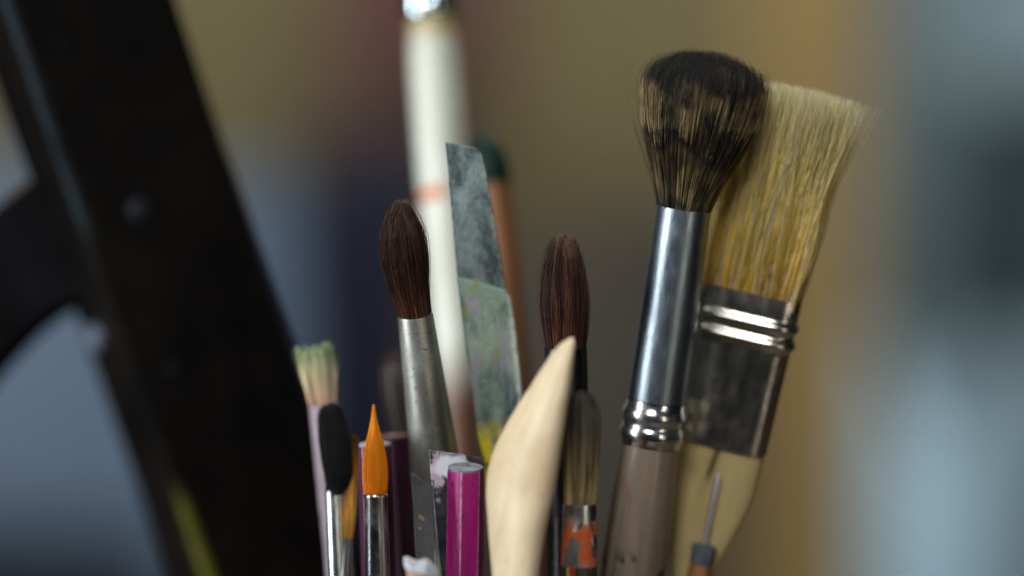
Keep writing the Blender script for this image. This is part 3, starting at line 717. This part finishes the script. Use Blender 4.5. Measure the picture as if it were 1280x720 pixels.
blm = bl.done(bl.bsdf(c, .7, 0, .04, bump=n1, bstr=.3, bdist=.001))
slab(t, 'bracket', [(100, 190), (80, 195), (60, 208), (20, 236), (-20, 268), (-140, 360), (-140, 640), (-40, 510), (0, 462), (20, 440), (45, 415), (70, 396), (98, 382), (110, 376)], blm, .016, depth=.080, bev=.0025)
bolt = mat_paint('dark_bolt', (.016, .019, .025), .3, .55, 300, spec=.15)
pb = t.lp(142, 262); 
V, F = lathe([(0, .0027), (.0008, .0027), (.0014, .0021), (.0017, .0010)], n=24)
V = [(pb.x + x, -we - z, pb.z + y) for x, y, z in V]
sharp(link_mesh('bolt', V, F, bolt, t.e), 50)
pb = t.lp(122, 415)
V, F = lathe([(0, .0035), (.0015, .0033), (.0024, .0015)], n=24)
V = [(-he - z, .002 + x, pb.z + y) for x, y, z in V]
sharp(link_mesh('bolt', V, F, mat_paint('highlight_bolt', (.09, .115, .15), .4, .5, 300), t.e), 50)  # paler colour stands in for a highlight on this unlit bolt

# ------------------------------------------------------------------ jar and table that carry everything (below the frame)
jc = Vector((.012, .030, 0))
jarm = mat_paint('glazed_stoneware', (.10, .075, .055), .25, .3, 40, coat=.4)
V, F = lathe([(.0, .046), (.004, .052), (.06, .055), (.125, .054), (.132, .0555), (.134, .054), (.132, .0515), (.06, .0515), (.010, .049)], n=72)
j = link_mesh('jar', V, F, jarm); j.location = jc; sharp(j, 60)
tag(j, 'brown glazed jar holding the brushes just below the picture', 'jar')
tm = mat_paint('dark_table_wood', (.075, .05, .032), .3, .4, 12, grain=False)
def box(name, c, s, m, parent=None, bev=.003):
    V = [(c[0] + a * s[0] / 2, c[1] + b * s[1] / 2, c[2] + e * s[2] / 2) for e in (-1, 1) for a, b in ((-1, -1), (1, -1), (1, 1), (-1, 1))]
    o = link_mesh(name, V, [(3, 2, 1, 0), (4, 5, 6, 7), (0, 1, 5, 4), (1, 2, 6, 5), (2, 3, 7, 6), (3, 0, 4, 7)], m, parent)
    if bev: bevel(o, bev, 2)
    return o
tag(box('table_top', (0, .0, -.0172), (1.2, .56, .034), tm), kind='structure')

# ------------------------------------------------------------------ background, far out of focus
def bgmat(name, a, b, scale=6, rough=.8, stretch=(1, 1, 1)):
    t = NT(name); n = t.noise(scale, 4, .55, stretch=stretch)
    c = t.mix(t.rng(n, .35, .68), a, b)
    return t.done(t.bsdf(c, rough, 0, .2, bump=n, bstr=.2, bdist=.01))
WALLD = 2.05
wc = P(640, 360, WALLD)
wall = box('wall', (0, wc.y + .12, .35), (5.0, .1, 2.4), bgmat('olive_plaster', (.235, .200, .104), (.275, .24, .128), 5), bev=0)
tag(wall, kind='structure')
fl = box('floor', (0, .6, -.80), (5.0, 5.0, .1), bgmat('floor_boards', (.10, .075, .06), (.14, .10, .08), 4), bev=0); tag(fl, kind='structure')

def cloth(name, label, cat, x0, x1, y0, y1, d, m, folds=5, amp=.012, ragged=.02, rot=0):
    """hanging cloth or upright panel seen between photo columns x0..x1 and rows y0..y1 at depth d, with soft folds"""
    a, b = P(x0, y0, d), P(x1, y1, d); nx, nz = 60, 40
    cx, w, ztop, h = (a.x + b.x) / 2, b.x - a.x, a.z, a.z - b.z
    V, F = [], []
    ph = random.random() * 6
    for j in range(nz + 1):
        for i in range(nx + 1):
            u, v = i / nx, j / nz
            fo = amp * (math.sin(u * folds * 6.28 + ph + v * .6) + .4 * math.sin(u * folds * 13.1 + 2 * ph)) * (.35 + .65 * v)
            V.append(((u - .5) * w * (1 + .03 * math.sin(v * 5 + ph)), fo, -v * h + ragged * math.sin(u * 7 + ph) * (1 if v > .5 else .4)))
    for j in range(nz):
        for i in range(nx): F.append((j*(nx+1)+i, (j+1)*(nx+1)+i, (j+1)*(nx+1)+i+1, j*(nx+1)+i+1))
    o = link_mesh(name, V, F, m); o.location = (cx, a.y, ztop); o.rotation_euler.z = R(rot)
    so = o.modifiers.new('solid', 'SOLIDIFY'); so.thickness = .004
    return tag(o, label, cat)
cloth('navy_cloth', 'blurred navy blue cloth hanging behind the left brushes', 'cloth', 350, 555, 172, 1100, 1.75, bgmat('navy_cloth', (.014, .017, .038), (.022, .026, .053), 8), 4, .012, .05)
cloth('plum_cloth', 'blurred dull plum cloth above the navy cloth at top', 'cloth', 432, 615, -260, 120, 1.85, bgmat('plum_cloth', (.145, .062, .072), (.19, .082, .09), 8), 3, .01, .06)
cloth('grey_blue_screen', 'blurred pale grey blue screen low behind the easel', 'screen', -300, 350, 215, 760, 1.5, bgmat('grey_blue_paint', (.115, .175, .26), (.15, .21, .31), 4), 2, .006)
cloth('dark_chest', 'blurred dark navy chest at the lower left corner below the grey blue screen', 'chest', -500, 215, 668, 1300, 1.47, bgmat('dark_chest', (.012, .016, .026), (.02, .026, .038), 6), 1, .002)
cloth('ochre_board', 'blurred ochre tan board upright behind the flat brush', 'board', 950, 1100, -500, 1300, 1.45, bgmat('ochre_board', (.215, .15, .056), (.255, .178, .07), 5, stretch=(1, 1, .3)), 1, .002)
cloth('slate_curtain', 'blurred dark slate curtain at upper right', 'curtain', 1185, 1700, 85, 335, 1.70, bgmat('slate_cloth', (.022, .040, .048), (.042, .068, .080), 5, stretch=(1, 1, .3)), 5, .014, .05)
cloth('pale_blue_cloth', 'blurred pale grey blue cloth at lower right', 'cloth', 1084, 1248, 500, 1300, 1.55, bgmat('pale_blue_cloth', (.39, .57, .70), (.47, .66, .78), 5, stretch=(1, 1, .5)), 4, .014, .10)
cloth('grey_blue_cloth', 'blurred mid grey blue cloth between dark slate curtain and pale blue cloth', 'cloth', 1096, 1700, -400, 1200, 1.68, bgmat('grey_blue_cloth', (.16, .24, .275), (.215, .31, .355), 5, stretch=(1, 1, .5)), 4, .012)
cloth('brown_screen', 'blurred dull brown screen behind the middle brushes', 'screen', 575, 955, 285, 1300, 1.75, bgmat('brown_screen', (.062, .055, .046), (.076, .067, .058), 5), 1, .004, .05)

# ------------------------------------------------------------------ light
scn.cycles.use_denoising = True
scn.cycles.denoising_prefilter = 'FAST'
scn.cycles.sample_clamp_indirect = 4
w = bpy.data.worlds.new('World'); scn.world = w; w.use_nodes = True
bg = w.node_tree.nodes['Background']; bg.inputs[0].default_value = (.55, .62, .75, 1); bg.inputs[1].default_value = .014

def area(name, pos, target, sx, sy, power, colr=(1, 1, 1)):
    l = bpy.data.lights.new(name, 'AREA'); l.shape = 'RECTANGLE'; l.size = sx; l.size_y = sy; l.energy = power; l.color = colr
    o = bpy.data.objects.new(name, l); col.objects.link(o); o.location = pos
    o.rotation_euler = (Vector(target) - Vector(pos)).to_track_quat('-Z', 'Y').to_euler()
    return o
def around(az, el, r):
    return FOC + Vector((math.sin(R(az)) * math.cos(R(el)), -math.cos(R(az)) * math.cos(R(el)), math.sin(R(el)))) * r
area('key_lamp', around(-70, 12, .95), FOC, .22, .95, 10.0, (.93, .97, 1.0))  # left window light, stretched tall so the ferrules mirror a long highlight
area('key_lamp', around(-12, 38, .95), FOC, .30, .30, 5.0, (.95, .98, 1.0))  # soft overhead lamp added in front, lifts the shaded flat brush
area('side_lamp', around(31, 4, .9), FOC, .06, .50, .65, (1.0, .90, .74))
area('background_fill', (.10, .55, 1.2), P(660, 300, 1.6), .8, .3, 24, (1.0, .96, .88))  # unseen extra lamp, added to brighten the far background
